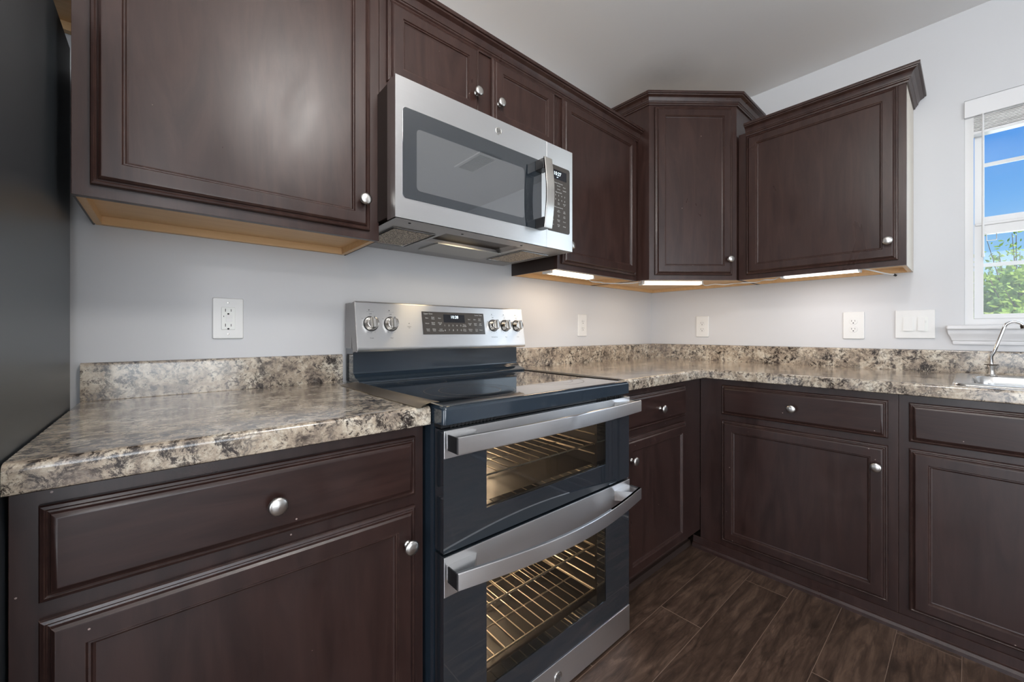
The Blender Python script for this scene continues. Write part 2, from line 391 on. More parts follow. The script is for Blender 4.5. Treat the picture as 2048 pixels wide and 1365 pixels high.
    def text(s, items, depth=.0):
        """items: (string, u, v, size[, align]) laid on the local uv plane at height w"""
        for it in items:
            st, u, v, size = it[:4]; wv = it[4] if len(it) > 4 else 0
            c = bpy.data.curves.new('t', 'FONT'); c.body = st; c.size = size; c.align_x = 'CENTER'; c.align_y = 'CENTER'; c.resolution_u = 3
            o = bpy.data.objects.new('t', c); C.objects.link(o); bpy.context.view_layer.update()
            me = bpy.data.meshes.new_from_object(o.evaluated_get(bpy.context.evaluated_depsgraph_get()))
            s.add([(p.co.x+u, p.co.y+v, wv) for p in me.vertices], [tuple(f.vertices) for f in me.polygons])
            bpy.data.objects.remove(o); bpy.data.curves.remove(c); bpy.data.meshes.remove(me)
        return s
    def build(s, name, mat, parent=None, smooth=35, fix=True):
        org = Vector((0,0,0)); q = parent
        while q is not None: org += q.location; q = q.parent
        me = bpy.data.meshes.new(name); me.from_pydata([p-org for p in s.v], [], s.f)
        if fix:
            bm = bmesh.new(); bm.from_mesh(me); bmesh.ops.recalc_face_normals(bm, faces=bm.faces[:]); bm.to_mesh(me); bm.free()
        if smooth:
            me.polygons.foreach_set('use_smooth', [True]*len(me.polygons)); me.set_sharp_from_angle(angle=R(smooth))
        me.materials.append(mat); o = bpy.data.objects.new(name, me); C.objects.link(o); o.parent = parent
        if smooth:
            wm = o.modifiers.new('weighted_normals', 'WEIGHTED_NORMAL'); wm.keep_sharp = True; wm.weight = 100
        return o
def tag(o, label, cat, group=None):
    o['label'] = label; o['category'] = cat
    if group: o['group'] = group
    return o
def thing(name, loc, label, cat, group=None):
    o = bpy.data.objects.new(name, None); o.empty_display_size = .05; C.objects.link(o); o.location = loc
    return tag(o, label, cat, group)
def struct(o): o['kind'] = 'structure'; return o
def TF(origin, u, n):
    u = Vector(u).normalized(); n = Vector(n).normalized(); v = Vector((0,0,1))
    m = Matrix(((u.x, v.x, n.x, origin[0]), (u.y, v.y, n.y, origin[1]), (u.z, v.z, n.z, origin[2]), (0,0,0,1)))
    return m
BACK = TF((0,0,0), (1,0,0), (0,-1,0))       # u = x, v = z, out = -y
RIGHT = TF((0,0,0), (0,-1,0), (-1,0,0))     # u = -y, v = z, out = -x
dA = Vector((-.6795, -.3744, 0)); dB = Vector((-.3204, -.6707, 0)); du = (dB-dA).normalized(); dn = Vector((du.y, -du.x, 0))
DIAG = TF(dA, du, dn)

# ------------------------------------------------------------------ room shell
struct(MB().box((-5.6, -4.8, FL-.1), (.14, .12, FL)).build('floor', M['floor']))
struct(MB().box((-5.7, -4.9, CEIL), (.14, .12, CEIL+.12)).build('ceiling', M['ceiling']))
struct(MB().box((-5.6, 0, FL-.1), (.12, .12, CEIL)).build('wall_back', M['wall']))
WY0, WY1, WZ0, WZ1 = 1.461, 2.36, 1.125, 2.085
struct(MB(RIGHT).frame(0, FL-.1, 4.8, CEIL, WY0, WZ0, WY1, WZ1, 0, -.12).build('wall_right', M['wall']))
struct(MB(BACK).frame(-5.6, FL-.1, .12, CEIL, -4.25, .06, -1.85, 2.28, 4.8, 4.9).build('wall_front', M['wall']))
struct(MB(RIGHT).frame(-.12, FL-.1, 4.9, CEIL, 1.45, .06, 3.75, 2.3, 5.6, 5.7).build('wall_left', M['wall']))
# frames of the two unseen openings added behind the camera for light
f = MB(BACK); f.frame(-4.25, .06, -1.85, 2.28, -4.18, .13, -1.92, 2.21, 4.79, 4.84); f.box((-3.09, .1, 4.8), (-3.01, 2.24, 4.84))
struct(f.build('added_window_front', M['vinyl']))
f = MB(RIGHT); f.frame(1.45, .06, 3.75, 2.3, 1.52, .13, 3.68, 2.23, 5.59, 5.64); f.box((2.56, .1, 5.6), (2.64, 2.25, 5.64))
struct(f.build('added_window_left', M['vinyl']))

# ------------------------------------------------------------------ kitchen window
wn_ = MB(RIGHT).frame(WY0+.0005, WZ0, WY1, WZ1, WY0+.026, 1.150, WY1-.026, WZ1-.03, -.09, -.005).build('window_1', M['vinyl']); struct(wn_)
s1 = MB(RIGHT)
s1.frame(WY0+.028, 1.549, WY1-.028, WZ1-.031, WY0+.056, 1.586, WY1-.056, WZ1-.06, -.085, -.055)
s1.build('upper_sash', M['vinyl'], wn_)
s2 = MB(RIGHT); s2.frame(WY0+.027, 1.151, WY1-.027, 1.553, WY0+.053, 1.170, WY1-.053, 1.508, -.053, -.022); s2.box((WY0+.03, 1.545, -.05), (WY1-.03, 1.556, -.015), .002)
s2.build('lower_sash', M['vinyl'], wn_)
for z, c in ((1.812, -.072), (1.378, -.04)):
    MB(RIGHT).box((WY0+.05, z-.008, c-.004), (WY1-.05, z+.008, c+.004), .002).build('muntin', M['vinyl'], wn_)
MB(RIGHT).box((WY0+.05, 1.58, -.071), (WY1-.05, WZ1-.055, -.067)).build('glass_pane', M['pane'], wn_)
MB(RIGHT).box((WY0+.05, 1.165, -.039), (WY1-.05, 1.512, -.035)).build('glass_pane', M['pane'], wn_)
t = MB(RIGHT); t.tube([(1.522, 1.506, -.02), (1.522, 1.480, -.016), (1.524, 1.478, -.016), (1.547, 1.478, -.016), (1.549, 1.480, -.016), (1.549, 1.506, -.02)], .0014, 6); t.build('sash_latch_wire', M['nickel'], wn_)
# stool and apron
st = MB(RIGHT); st.box((1.409, 1.104, -.02), (2.415, 1.122, .045), .006)
prof = [(.0, 1.041), (.010, 1.041), (.012, 1.050), (.012, 1.055), (.016, 1.058), (.018, 1.068), (.026, 1.082), (.028, 1.084), (.030, 1.090), (.032, 1.104), (0, 1.104)]
rs = []
for sgn, base in ((1, 1.436), (-1, 2.388)):
    rs.append([(base-sgn*(o*.75), z, o) for o, z in prof])
st.rings(rs)
struct(st.build('trim_1', M['trim_white']))
# blind
bl = thing('window_blind', (-.02, -1.47, 2.07), 'white wooden blind raised fully under its valance at the window top', 'blind')
MB(RIGHT).box((1.4605, 2.008, -.004), (2.362, 2.078, .012), .002).build('valance', M['trim_white'], bl)
MB(RIGHT).box((1.466, 2.02, -.05), (2.355, 2.075, -.006)).build('headrail', M['trim_white'], bl)
for k in range(10): MB(RIGHT).box((1.466, 1.948+k*.0062, -.052), (2.355, 1.9525+k*.0062, -.006), .001).build('slat', M['slat'], bl)
MB(RIGHT).box((1.466, 1.934, -.052), (2.355, 1.9465, -.006), .002).build('bottom_rail', M['trim_white'], bl)
wd = MB(RIGHT); wd.lathe((1.512, 2.008, .018), (0, -1, 0), [(0, .002), (.01, .0025), (.02, .0035), (.58, .0038), (.60, .005), (.603, .0)], 10); wd.box((1.510, 2.0, .008), (1.514, 2.01, .02)); wd.build('tilt_wand', M['vinyl'], bl)

# ------------------------------------------------------------------ outside
def tree(loc, label, seed, H, rx, spires):
    rnd = random.Random(seed)
    t = thing('tree', loc, label, 'tree', None)
    tr = MB(); tr.tube([loc, (loc[0], loc[1], loc[2]+H*.5), (loc[0]+.05, loc[1], loc[2]+H*.85)], [.14, .10, .03])
    tips = []
    for k in range(spires):
        a = rnd.uniform(0, 6.28); r = rnd.uniform(.2, .95)*rx
        p0 = Vector((loc[0], loc[1], loc[2]+H*rnd.uniform(.35, .6))); p1 = Vector((loc[0]+math.cos(a)*r, loc[1]+math.sin(a)*r, loc[2]+H*(rnd.uniform(.80, 1.05)-.13*(r/rx))))
        mid = (p0+p1)/2+Vector((math.cos(a)*.15, math.sin(a)*.15, -.1)); tr.tube([p0, mid, p1], [.014, .008, .003], 5); tips.append((mid, p1))
    tr.build('trunk', M['bark'], t)
    lf = MB()
    def leaf(c, s):
        d = Vector((rnd.gauss(0,1), rnd.gauss(0,1), rnd.gauss(0,1)+.3)).normalized(); e = d.orthogonal().normalized()
        lf.add([c-e*s*.4, c+d*s, c+e*s*.4, c-d*s*.6], [(0,1,2,3)])
    for m0, p1 in tips:
        for k in range(26):
            q = m0.lerp(p1, rnd.uniform(.35, 1.05)); leaf(q+Vector((rnd.gauss(0,.06), rnd.gauss(0,.06), rnd.gauss(0,.06))), rnd.uniform(.03, .055))
    for k in range(14000):
        v = Vector((rnd.gauss(0,1), rnd.gauss(0,1), rnd.gauss(0,1))).normalized()*rnd.uniform(.72, 1.0)
        c = Vector((loc[0]+v.x*rx, loc[1]+v.y*rx, loc[2]+H*.50+v.z*H*.34)); bump_ = .12*math.sin(v.x*9+seed)*math.sin(v.y*8)*math.sin(v.z*7)
        leaf(c+v*bump_*3, rnd.uniform(.06, .11))
    lf.build('foliage', M['leaves'], t, smooth=0, fix=False)
    return t
GZ = -1.2
ground = MB().box((.4, -14, GZ-.1), (22, 10, GZ)).build('ground', M['exterior']); struct(ground)
tree((7.6, -2.25, GZ), 'bushy yellow-green tree with thin upright shoots outside the window', 3, 4.0, 1.25, 60)

# ------------------------------------------------------------------ cabinets
DOORP = [(0, .008), (.002, .011), (.006, .0125), (.0085, .0105), (.011, .0115), (.013, .016), (.017, .0195), (.019, .020), (.047, .020), (.0495, .0165), (.052, .0165), (.054, .0125), (.057, .011)]
DRAWP = [(0, .008), (.002, .011), (.006, .0125), (.0085, .0105), (.011, .0115), (.013, .0165), (.018, .0195), (.020, .020)]
def knob(tf, u, v, c, parent):
    k = MB(tf); k.lathe((u, v, c), (0, 0, 1), [(0, .0085), (.002, .0085), (.004, .006), (.007, .0048), (.013, .0048), (.016, .008), (.018, .0145), (.0205, .0168), (.0235, .0165), (.0262, .0135), (.0275, .008), (.0279, .0)], 24)
    return k.build('knob', M['nickel'], parent, 50)
def door(tf, u0, v0, u1, v1, c, parent, kn, mat, name='door'):
    o = MB(Matrix(tf) @ Matrix.Translation((0, 0, c))).panel(u0, v0, u1, v1, DOORP if name == 'door' else DRAWP, .0005).build(name, mat, parent, 22)
    if kn: knob(tf, kn[0], kn[1], c+.020-(.0 if name != 'door' else 0), o)
    return o
def wallcab(tf, u0, u1, z0, z1, label, doors, depth=.305, left='wood_dark', right='wood_dark', mat='wood', name='wall_cabinet', group=None):
    base = Vector(tf @ Vector(((u0+u1)/2, z0, .01)))
    t = thing(name, base, label, 'cabinet', group)
    g = .0006
    c = MB(tf); c.box((u0+.006, z0+.022, .002), (u1-.006, z0+.034, depth-.019))           # bottom panel, set up inside the frame
    c.box((u0+.006, z0+.001, .002), (u1-.006, z0+.022, .020)); c.box((u0+.004, z0+.001, .02), (u0+.018, z0+.03, depth-.0195)); c.box((u1-.018, z0+.001, .02), (u1-.004, z0+.03, depth-.0195))
    c.box((u0+.006, z1-.015, .002), (u1-.006, z1, depth-.019)); c.box((u0+.006, z0+.034, .002), (u1-.006, z1-.015, .008))
    c.build('carcass', M['maple'], t)
    MB(tf).box((u0+g, z0, .002), (u0+.004, z1, depth-.0192)).build('side_panel', M[left], t)
    MB(tf).box((u1-.004, z0, .002), (u1-g, z1, depth-.0192)).build('side_panel', M[right], t)
    MB(tf).box((u0+g, z0, depth-.019), (u1-g, z1, depth), .0008).build('face_frame', M[mat], t)
    for d in doors: door(tf, d[0], d[1], d[2], d[3], depth, t, d[4], M[mat])
    return t
ZU = 1.369; ZT = 2.134
wallcab(BACK, -2.733, -2.103, ZU, ZT, 'wide dark wall cabinet left of the microwave, with a cloudy sheen on its large door', [(-2.706, 1.393, -2.134, 2.115, (-2.158, 1.475))])
wallcab(BACK, -2.103, -1.311, 1.815, ZT, 'short dark two-door wall cabinet directly above the microwave', [(-2.081, 1.862, -1.736, 2.115, (-1.757, 1.944)), (-1.678, 1.862, -1.338, 2.115, (-1.653, 1.943))])
wallcab(BACK, -1.311, -.687, ZU, ZT, 'dark wall cabinet between the microwave and the corner cabinet', [(-1.288, 1.393, -.713, 2.115, (-1.257, 1.472))])
wallcab(RIGHT, .6745, 1.307, ZU, ZT, 'dark wall cabinet right of the corner cabinet, its pale unfinished side facing the window', [(.713, 1.393, 1.283, 2.110, (1.253, 1.472))], right='pale_side')
wallcab(BACK, -3.64, -2.7335, 1.837, ZT, 'dark wall cabinet over the refrigerator, mostly hidden, pale wood underside showing', [(-3.61, 1.86, -3.20, 2.115, (-3.23, 1.90)), (-3.17, 1.86, -2.76, 2.115, (-3.14, 1.90))])
# corner cabinet
cc = thing('corner_wall_cabinet', (-.4, -.4, ZU), 'tall narrow dark diagonal corner wall cabinet rising above its neighbours', 'cabinet')
ZC = 2.300
def poly(pts, z0, z1):
    m = MB(); m.rings([[(x, y, z0) for x, y in pts], [(x, y, z1) for x, y in pts]]); return m
ins = [(-.002, -.002), (-.6745, -.002), (-.6745, -.366), (-.311, -.6655), (-.002, -.6655)]
cpm = poly(ins, ZU+.02, ZU+.034); poly(ins, ZC-.015, ZC).build('top_panel', M['maple'], cc)
cpm.box((-.674, -.02, ZU+.001), (-.002, -.002, ZU+.021)); cpm.box((-.02, -.665, ZU+.001), (-.002, -.02, ZU+.021))
cpm.build('carcass', M['maple'], cc)
MB().box((-.679, -.3735, ZU), (-.675, -.002, ZC)).build('side_panel', M['wood'], cc)
MB().box((-.3195, -.6702, ZU), (-.002, -.666, ZC)).build('side_panel', M['wood'], cc)
Ld = (dB-dA).length
ff = MB(DIAG); ff.box((0, ZU, -.018), (Ld, ZC, 0), .0008); ff.build('face_frame', M['wood'], cc)
door(DIAG, .028, 1.393, Ld-.028, 2.272, 0, cc, (Ld-.052, 1.474), M['wood'])
# crown mouldings
CP = [(0, 0), (.005, 0), (.006, .006), (.010, .010), (.011, .014), (.014, .015), (.016, .024), (.021, .033), (.029, .038), (.033, .040), (.034, .044), (.040, .045), (.041, .049), (.041, .056), (0, .056)]
def crown(path, z, label):
    return tag(MB().sweep(path, [(o+.0005, z+h) for o, h in CP]).build('crown_molding', M['wood'], None, 25), label, 'molding')
crown([(-3.66, -.305), (-.6805, -.305)], 2.113, 'long dark crown molding running along the tops of the cabinets over the range wall')
crown([(-.6795, -.003), (-.6795, -.3744), (-.3204, -.6707), (-.003, -.6707)], 2.284, 'dark crown molding wrapped around the tall diagonal corner cabinet')
crown([(-.305, -.712), (-.305, -1.307), (-.003, -1.307)], 2.113, 'dark crown molding on top of the cabinet nearest the window')

def basecab(tf, u0, u1, label, fronts, toe=True, depth=.6075, stiles=(), fr0=None, name='base_cabinet'):
    base = Vector(tf @ Vector(((u0+u1)/2, FL, .01))); t = thing(name, base, label, 'cabinet')
    z1 = .872; zb = .125 if toe else FL+.001
    c = MB(tf); c.box((u0+.001, FL, .004), (u0+.016, z1, depth-.08)); c.box((u1-.016, FL, .004), (u1-.001, z1, depth-.08)); c.box((u0+.001, .125, .08), (u0+.016, z1, depth-.02)); c.box((u1-.016, .125, .08), (u1-.001, z1, depth-.02))
    c.box((u0+.016, .125, .004), (u1-.016, .14, depth-.02)); c.box((u0+.016, .14, .004), (u1-.016, z1-.06, .01))
    c.build('carcass', M['wood_dark'], t)
    MB(tf).box((fr0 if fr0 is not None else u0+.0005, zb, depth-.019), (u1-.0005, z1, depth), .0008).build('face_frame', M['wood_base'], t)
    if toe: MB(tf).box((u0+.017, FL, depth-.075), (u1-.001, .124, depth-.06)).build('toe_kick', M['wood_dark'], t)
    for kind, a, b, cc_, d, kn in fronts:
        door(tf, a, b, cc_, d, depth, t, kn, M['wood_base'] if kind == 'door' else M['wood_h'], kind)
    return t
basecab(BACK, -2.754, -2.1185, 'dark base cabinet left of the range with a wide drawer over one door, scuffed edges',
        [('drawer', -2.725, .708, -2.143, .846, (-2.434, .773)), ('door', -2.725, .120, -2.143, .683, (-2.168, .603))])
basecab(BACK, -1.351, -.6085, 'narrow dark base cabinet right of the range, chipped along the drawer bottom',
        [('drawer', -1.282, .709, -.782, .846, (-1.031, .774)), ('door', -1.282, .138, -.782, .683, (-1.245, .602))])
basecab(RIGHT, .6085, 1.309, 'dark base cabinet in the inside corner, single drawer above a wide door',
        [('drawer', .710, .708, 1.283, .845, (.993, .776)), ('door', .710, .115, 1.283, .681, (1.253, .602))], toe=False)
basecab(RIGHT, 1.309, 2.22, 'dark sink base cabinet with a false drawer front, cut off by the right picture edge',
        [('drawer_front', 1.336, .708, 2.19, .845, None), ('door', 1.336, .115, 1.750, .684, (1.72, .60)), ('door', 1.778, .115, 2.19, .684, (1.81, .60))], toe=False, name='sink_base_cabinet')
# filler strip beside the corner and the base trim on the floor
tag(MB(RIGHT).rings([[(.5755, FL, .6085), (.5755, .085, .6085), (.5755, .0875, .611), (.5755, .0875, .612), (.5755, .056, .613), (.5755, .053, .620), (.5755, .045, .6255), (.5755, FL, .627)][::-1],
                     [(2.7, FL, .6085), (2.7, .085, .6085), (2.7, .0875, .611), (2.7, .0875, .612), (2.7, .056, .613), (2.7, .053, .620), (2.7, .045, .6255), (2.7, FL, .627)][::-1]]).build('base_trim', M['wood_base'], None, 25),
    'long dark base trim with rounded shoe along the floor under the sink run', 'molding')
tag(MB(BACK).rings([[(-1.35, FL, .5485), (-1.35, .055, .5485), (-1.35, .053, .558), (-1.35, FL, .566)], [(-.61, FL, .5485), (-.61, .055, .5485), (-.61, .053, .558), (-.61, FL, .566)]]).build('shoe_molding', M['wood_dark']),
    'short dark shoe molding in the toe space right of the range', 'molding')

# ------------------------------------------------------------------ worktops
ZTOP = .917; ZB = .873
NOSE = [(-.03, ZB), (-.004, ZB), (-.001, ZB+.002), (0, ZB+.006), (0, ZTOP-.012), (-.0012, ZTOP-.006), (-.0045, ZTOP-.002), (-.010, ZTOP), (-.03, ZTOP), (-.03, ZTOP-.02)]
SPL = [(0.001, ZTOP), (.019, ZTOP), (.0195, ZTOP+.002), (.0195, 1.004), (.0175, 1.011), (.012, 1.0145), (.001, 1.0145)]
def top_quad(m, x0, y0, x1, y1, z0=None):
    m.box((x0, y0, ZB if z0 is None else z0), (x1, y1, ZTOP))
wl = MB(); wl.sweep([(-2.753, -.6431), (-2.1175, -.6431)], NOSE); top_quad(wl, -2.753, -.6132, -2.1175, -.0015)
wlo = tag(wl.build('worktop', M['granite'], None, 40), 'short granite-look laminate worktop between the refrigerator and the range', 'worktop')
MB().sweep([(-2.753, 0), (-2.1175, 0)], SPL).build('backsplash', M['granite'], wlo, 40)
wr = MB(); wr.sweep([(-1.3515, -.6431), (-.6431, -.6431), (-.6431, -2.7)], NOSE); top_quad(wr, -1.3515, -.6132, -.001, -.0015)
top_quad(wr, -.6132, -1.4605, -.001, -.6132); top_quad(wr, -.6132, -2.7, -.001, -2.24); top_quad(wr, -.6132, -2.24, -.5705, -1.4605); top_quad(wr, -.145, -2.24, -.001, -1.4605)
wro = tag(wr.build('worktop', M['granite'], None, 40), 'long L-shaped granite-look laminate worktop running from the range around to the sink', 'worktop')
MB().sweep([(-1.3515, 0), (0, 0), (0, -2.7)], SPL).build('backsplash', M['granite'], wro, 40)

# ------------------------------------------------------------------ sink and spout
sk = thing('sink', (-.36, -1.85, ZTOP+.001), 'stainless drop-in sink at the right picture edge, only its left rim and bowl showing', 'sink')
rim = MB()
def rr(x0, y0, x1, y1, r, z, seg=6):
    pts = []
    for cx, cy, a0 in ((x1-r, y1-r, 0), (x0+r, y1-r, 90), (x0+r, y0+r, 180), (x1-r, y0+r, 270)):
        for k in range(seg+1):
            a = R(a0+90*k/seg); pts.append((cx+r*math.cos(a), cy+r*math.sin(a), z))
    return pts
Z = ZTOP
rim.rings([rr(-.602, -2.265, -.085, -1.436, .035, Z+.0006), rr(-.600, -2.263, -.087, -1.438, .034, Z+.005), rr(-.596, -2.259, -.091, -1.442, .032, Z+.0065), rr(-.588, -2.251, -.099, -1.450, .03, Z+.0055), rr(-.58, -2.243, -.107, -1.458, .03, Z+.0045),
           rr(-.560, -2.225, -.165, -1.478, .055, Z+.0045), rr(-.555, -2.22, -.170, -1.483, .055, Z+.001), rr(-.550, -2.215, -.175, -1.488, .05, Z-.02)], False, False)
rim.build('rim', M['sink_steel'], sk, 60)
bwl = MB(); bwl.rings([rr(-.550, -2.215, -.175, -1.488, .05, Z-.02), rr(-.545, -2.21, -.18, -1.493, .055, Z-.15), rr(-.53, -2.195, -.195, -1.508, .06, Z-.18), rr(-.40, -2.0, -.30, -1.7, .04, Z-.19)], False, True)
bwl.build('bowl', M['sink_steel'], sk, 60)
sp = thing('drinking_water_spout', (-.128, -1.532, ZTOP+.0062), 'slim chrome filtered-water spout with a bent neck on the left sink rim', 'faucet')
bx, by, bz = -.128, -1.532, ZTOP+.0062
MB().lathe((bx, by, bz), (0,0,1), [(0, .017), (.002, .017), (.003, .015), (.004, .0105), (.012, .0085), (.028, .0085), (.036, .012), (.038, .0125), (.039, 0)], 20).build('base', M['nickel'], sp, 50)
MB().lathe((bx, by, bz+.0392), (0,0,1), [(0, .010), (.001, .019), (.0035, .0185), (.005, .008), (.0055, 0)], 20).build('flange', M['bronze'], sp, 50)
pts = [(bx, by, bz+.044), (bx, by, bz+.075), (bx-.004, by-.006, bz+.09)]
e0 = Vector((bx, by-.032, bz+.190))
pts += [tuple(Vector(pts[-1]).lerp(e0, t_)) for t_ in (.3, .6, .85, 1)]
for k in range(1, 9):
    a = R(20*k); pts.append((bx-.0, e0.y-.018*(1-math.cos(a)) - .004*k*.3, e0.z+.020*math.sin(a)))
MB().tube(pts, .0055, 12).build('neck', M['chrome'], sp, 60)
e1 = Vector(pts[-1]); MB().tube([e1, e1+Vector((0, -.002, -.013))], .0078, 12).build('nozzle', M['bronze'], sp, 50)

# ------------------------------------------------------------------ outlets and switches
def outlet(tf, u0, v0, u1, v1, label, kind='duplex'):
    base = tf @ Vector(((u0+u1)/2, v0, .001)); t = thing('electrical_outlet', base, label, 'outlet')
    MB(tf).rrect(u0, v0, u1, v1, .004, .0008, .007, .003).build('cover_plate', M['white'], t, 50)
    cu, cv = (u0+u1)/2, (v0+v1)/2
    if kind == 'gfci':
        rc = MB(tf); rc.rrect(cu-.017, cv-.034, cu+.017, cv+.034, .002, .006, .0095, .001); rco = rc.build('receptacle', M['almond'], t, 50)
        b_ = MB(tf); b_.rrect(cu-.006, cv+.001, cu+.010, cv+.011, .001, .0094, .0108, .0006); b_.rrect(cu-.006, cv-.010, cu+.010, cv-.001, .001, .0094, .0108, .0006); b_.build('button', M['white'], rco)
        for dv in (.021, -.024):
            MB(tf).box((cu-.008, cv+dv-.001, .009), (cu-.0062, cv+dv+.008, .0097)).build('slot', M['slot'], rco); MB(tf).box((cu+.006, cv+dv-.0005, .009), (cu+.0076, cv+dv+.007, .0097)).build('slot', M['slot'], rco)
            MB(tf).lathe((cu, cv+dv-.0075, .0094), (0,0,1), [(0, .0028), (.0003, .0028)], 10).build('ground_hole', M['slot'], rco)
        MB(tf).box((cu-.012, cv+.004, .009), (cu-.0105, cv+.008, .0097)).build('indicator', M['slot'], rco)
    else:
        for dv in (.0195, -.0195):
            pl = MB(tf); pl.lathe((cu, cv+dv, .0065), (0,0,1), [(0, .0165), (.002, .0165), (.0026, .0158), (.0026, 0)], 12); ro = pl.build('receptacle', M['white'], t, 20)
            MB(tf).box((cu-.0075, cv+dv-.001, .009), (cu-.0058, cv+dv+.0075, .0096)).build('slot', M['slot'], ro); MB(tf).box((cu+.0055, cv+dv, .009), (cu+.007, cv+dv+.007, .0096)).build('slot', M['slot'], ro); MB(tf).lathe((cu, cv+dv-.0075, .0092), (0,0,1), [(0, .0026), (.0004, .0026)], 10).build('ground_hole', M['slot'], ro)
    for dv in ((-.0475, .0475) if kind == 'gfci' else (0,)): MB(tf).lathe((cu, cv+dv, .0068), (0,0,1), [(0, .0028), (.0008, .0026), (.0011, .0015), (.0011, 0)], 12).build('screw', M['nickel'] if kind == 'gfci' else M['white'], t)
outlet(BACK, -2.487, 1.073, -2.410, 1.196, 'white outlet with test and reset buttons on the wall above the left worktop', 'gfci')
outlet(BACK, -.809, 1.070, -.731, 1.197, 'white duplex outlet on the back wall just right of the range')
outlet(RIGHT, .316, 1.064, .395, 1.196, 'white duplex outlet on the right wall nearest the corner, tinted warm by the light')
outlet(RIGHT, 1.055, 1.060, 1.137, 1.194, 'white duplex outlet with a wide plate beside the double light switch')
sw = thing('light_switch', tuple(RIGHT @ Vector((1.31, 1.066, .001))), 'white double rocker switch plate between the outlet and the window', 'light switch')
MB(RIGHT).rrect(1.247, 1.066, 1.375, 1.194, .002, .0008, .0085, .001).build('cover_plate', M['white'], sw, 50)
for u in (1.289, 1.336):
    MB(RIGHT).box((u-.0165, 1.0965, .008), (u+.0165, 1.1635, .0092)).build('rocker_frame', M['almond'], sw)
    r_ = MB(RIGHT); a = .0152; w_ = a if u < 1.3 else a-.004
    r_.add([(u-a, 1.099, .0085), (u-a+2*w_, 1.099, .0085), (u-a+2*w_, 1.161, .0085), (u-a, 1.161, .0085), (u-a, 1.099, .015), (u-a+2*w_, 1.099, .015), (u-a+2*w_, 1.161, .0105), (u-a, 1.161, .0105)], [(0,3,2,1),(4,5,6,7),(0,1,5,4),(1,2,6,5),(2,3,7,6),(3,0,4,7)])
    r_.build('rocker', M['white'], sw)
MB(RIGHT).box((1.3435, 1.137, .009), (1.3485, 1.146, .0145), .001).build('dimmer_slider', M['white'], sw)

# ------------------------------------------------------------------ under-cabinet lights and cord
def barlight(a, b, z, label, lens, energy, col):
    a = Vector((*a, z)); b = Vector((*b, z)); L = (b-a).length; u = (b-a).normalized()
    m = Matrix(((u.x, -u.y, 0, a.x), (u.y, u.x, 0, a.y), (0, 0, 1, z), (0,0,0,1)))
    t = thing('under_cabinet_light', a.lerp(b, .5), label, 'light')
    MB(m).box((0, -.024, -.012), (L, .024, -.0005), .002).build('housing', M['white'], t)
    MB(m).box((.0, -.026, -.030), (.016, .026, -.0008), .002).build('end_cap', M['white'], t)
    MB(m).box((L-.008, -.026, -.030), (L, .026, -.0008), .002).build('end_cap', M['white'], t)
    lz = MB(m); lz.rings([[(.0165, y, z_) for y, z_ in ((-.022, -.0125), (-.022, -.024), (-.016, -.029), (.016, -.029), (.022, -.024), (.022, -.0125))], [(L-.0085, y, z_) for y, z_ in ((-.022, -.0125), (-.022, -.024), (-.016, -.029), (.016, -.029), (.022, -.024), (.022, -.0125))]])
    lz.build('lens', lens, t)
    MB(m).box((L*.72, .023, -.026), (L*.72+.012, .030, -.020), .001).build('switch', M['white'], t)
    c = a.lerp(b, .5); lo = light('under_cabinet_lamp', 'AREA', (c.x, c.y, z-.0325), (0, 0, math.atan2(u.y, u.x)), energy, col, L*.92, .035)
    return t
ZL = ZU+.0215
barlight((-1.287, -.215), (-.965, -.215), ZL, 'warm lit bar light under the cabinet right of the microwave', M['tube_warm'], .95, (1, .74, .48))
q0 = Vector((-.585, -.265, 0)); q1 = q0+Vector((du.x, du.y, 0))*.345
barlight((q0.x, q0.y), (q1.x, q1.y), ZL-.0015, 'warm lit bar light under the diagonal corner cabinet', M['tube_warm'], .85, (1, .76, .50))
barlight((-.262, -.858), (-.262, -1.160), ZL, 'cool white lit bar light under the cabinet nearest the window', M['tube_cool'], .9, (1, .90, .84))
def cord(pts, label, r=.0030, mat='white', name='power_cord'):
    ps = [Vector(p) for p in pts]; out = []
    for i in range(len(ps)-1):
        p0, p1, p2, p3 = ps[max(i-1,0)], ps[i], ps[i+1], ps[min(i+2, len(ps)-1)]
        for k in range(6):
            t_ = k/6; out.append(.5*((2*p1)+(-p0+p2)*t_+(2*p0-5*p1+4*p2-p3)*t_*t_+(-p0+3*p1-3*p2+p3)*t_**3))
    out.append(ps[-1]); return tag(MB().tube(out, r, 6).build(name, M[mat], None, 60), label, 'cord')
zc = ZU-.006
cord([(-.962, -.20, ZL-.012), (-.90, -.165, zc), (-.84, -.19, zc-.004), (-.79, -.16, zc), (-.72, -.19, zc), (-.66, -.26, zc), (-.60, -.275, ZL-.016)], 'thin white cord linking the bar light by the microwave to the corner bar light')
cord([(-.318, -.487, ZL-.014), (-.30, -.50, zc-.006), (-.27, -.54, zc), (-.25, -.58, zc-.005), (-.22, -.62, zc), (-.25, -.67, zc-.004), (-.22, -.73, zc-.003), (-.26, -.78, zc), (-.245, -.82, zc), (-.262, -.856, ZL-.014)], 'wavy white cord linking the corner bar light to the bar light by the window')
cl = cord([(-.262, -1.1615, ZL-.014), (-.24, -1.20, zc), (-.17, -1.225, zc-.006), (-.10, -1.25, zc-.008)], 'loose white cord end with a dark plug hanging right of the last bar light')
MB().lathe((-.10, -1.25, zc-.008), (.4, -.3, -.2), [(0, .003), (.002, .005), (.012, .005), (.014, .003)], 10).build('plug', M['black'], cl)

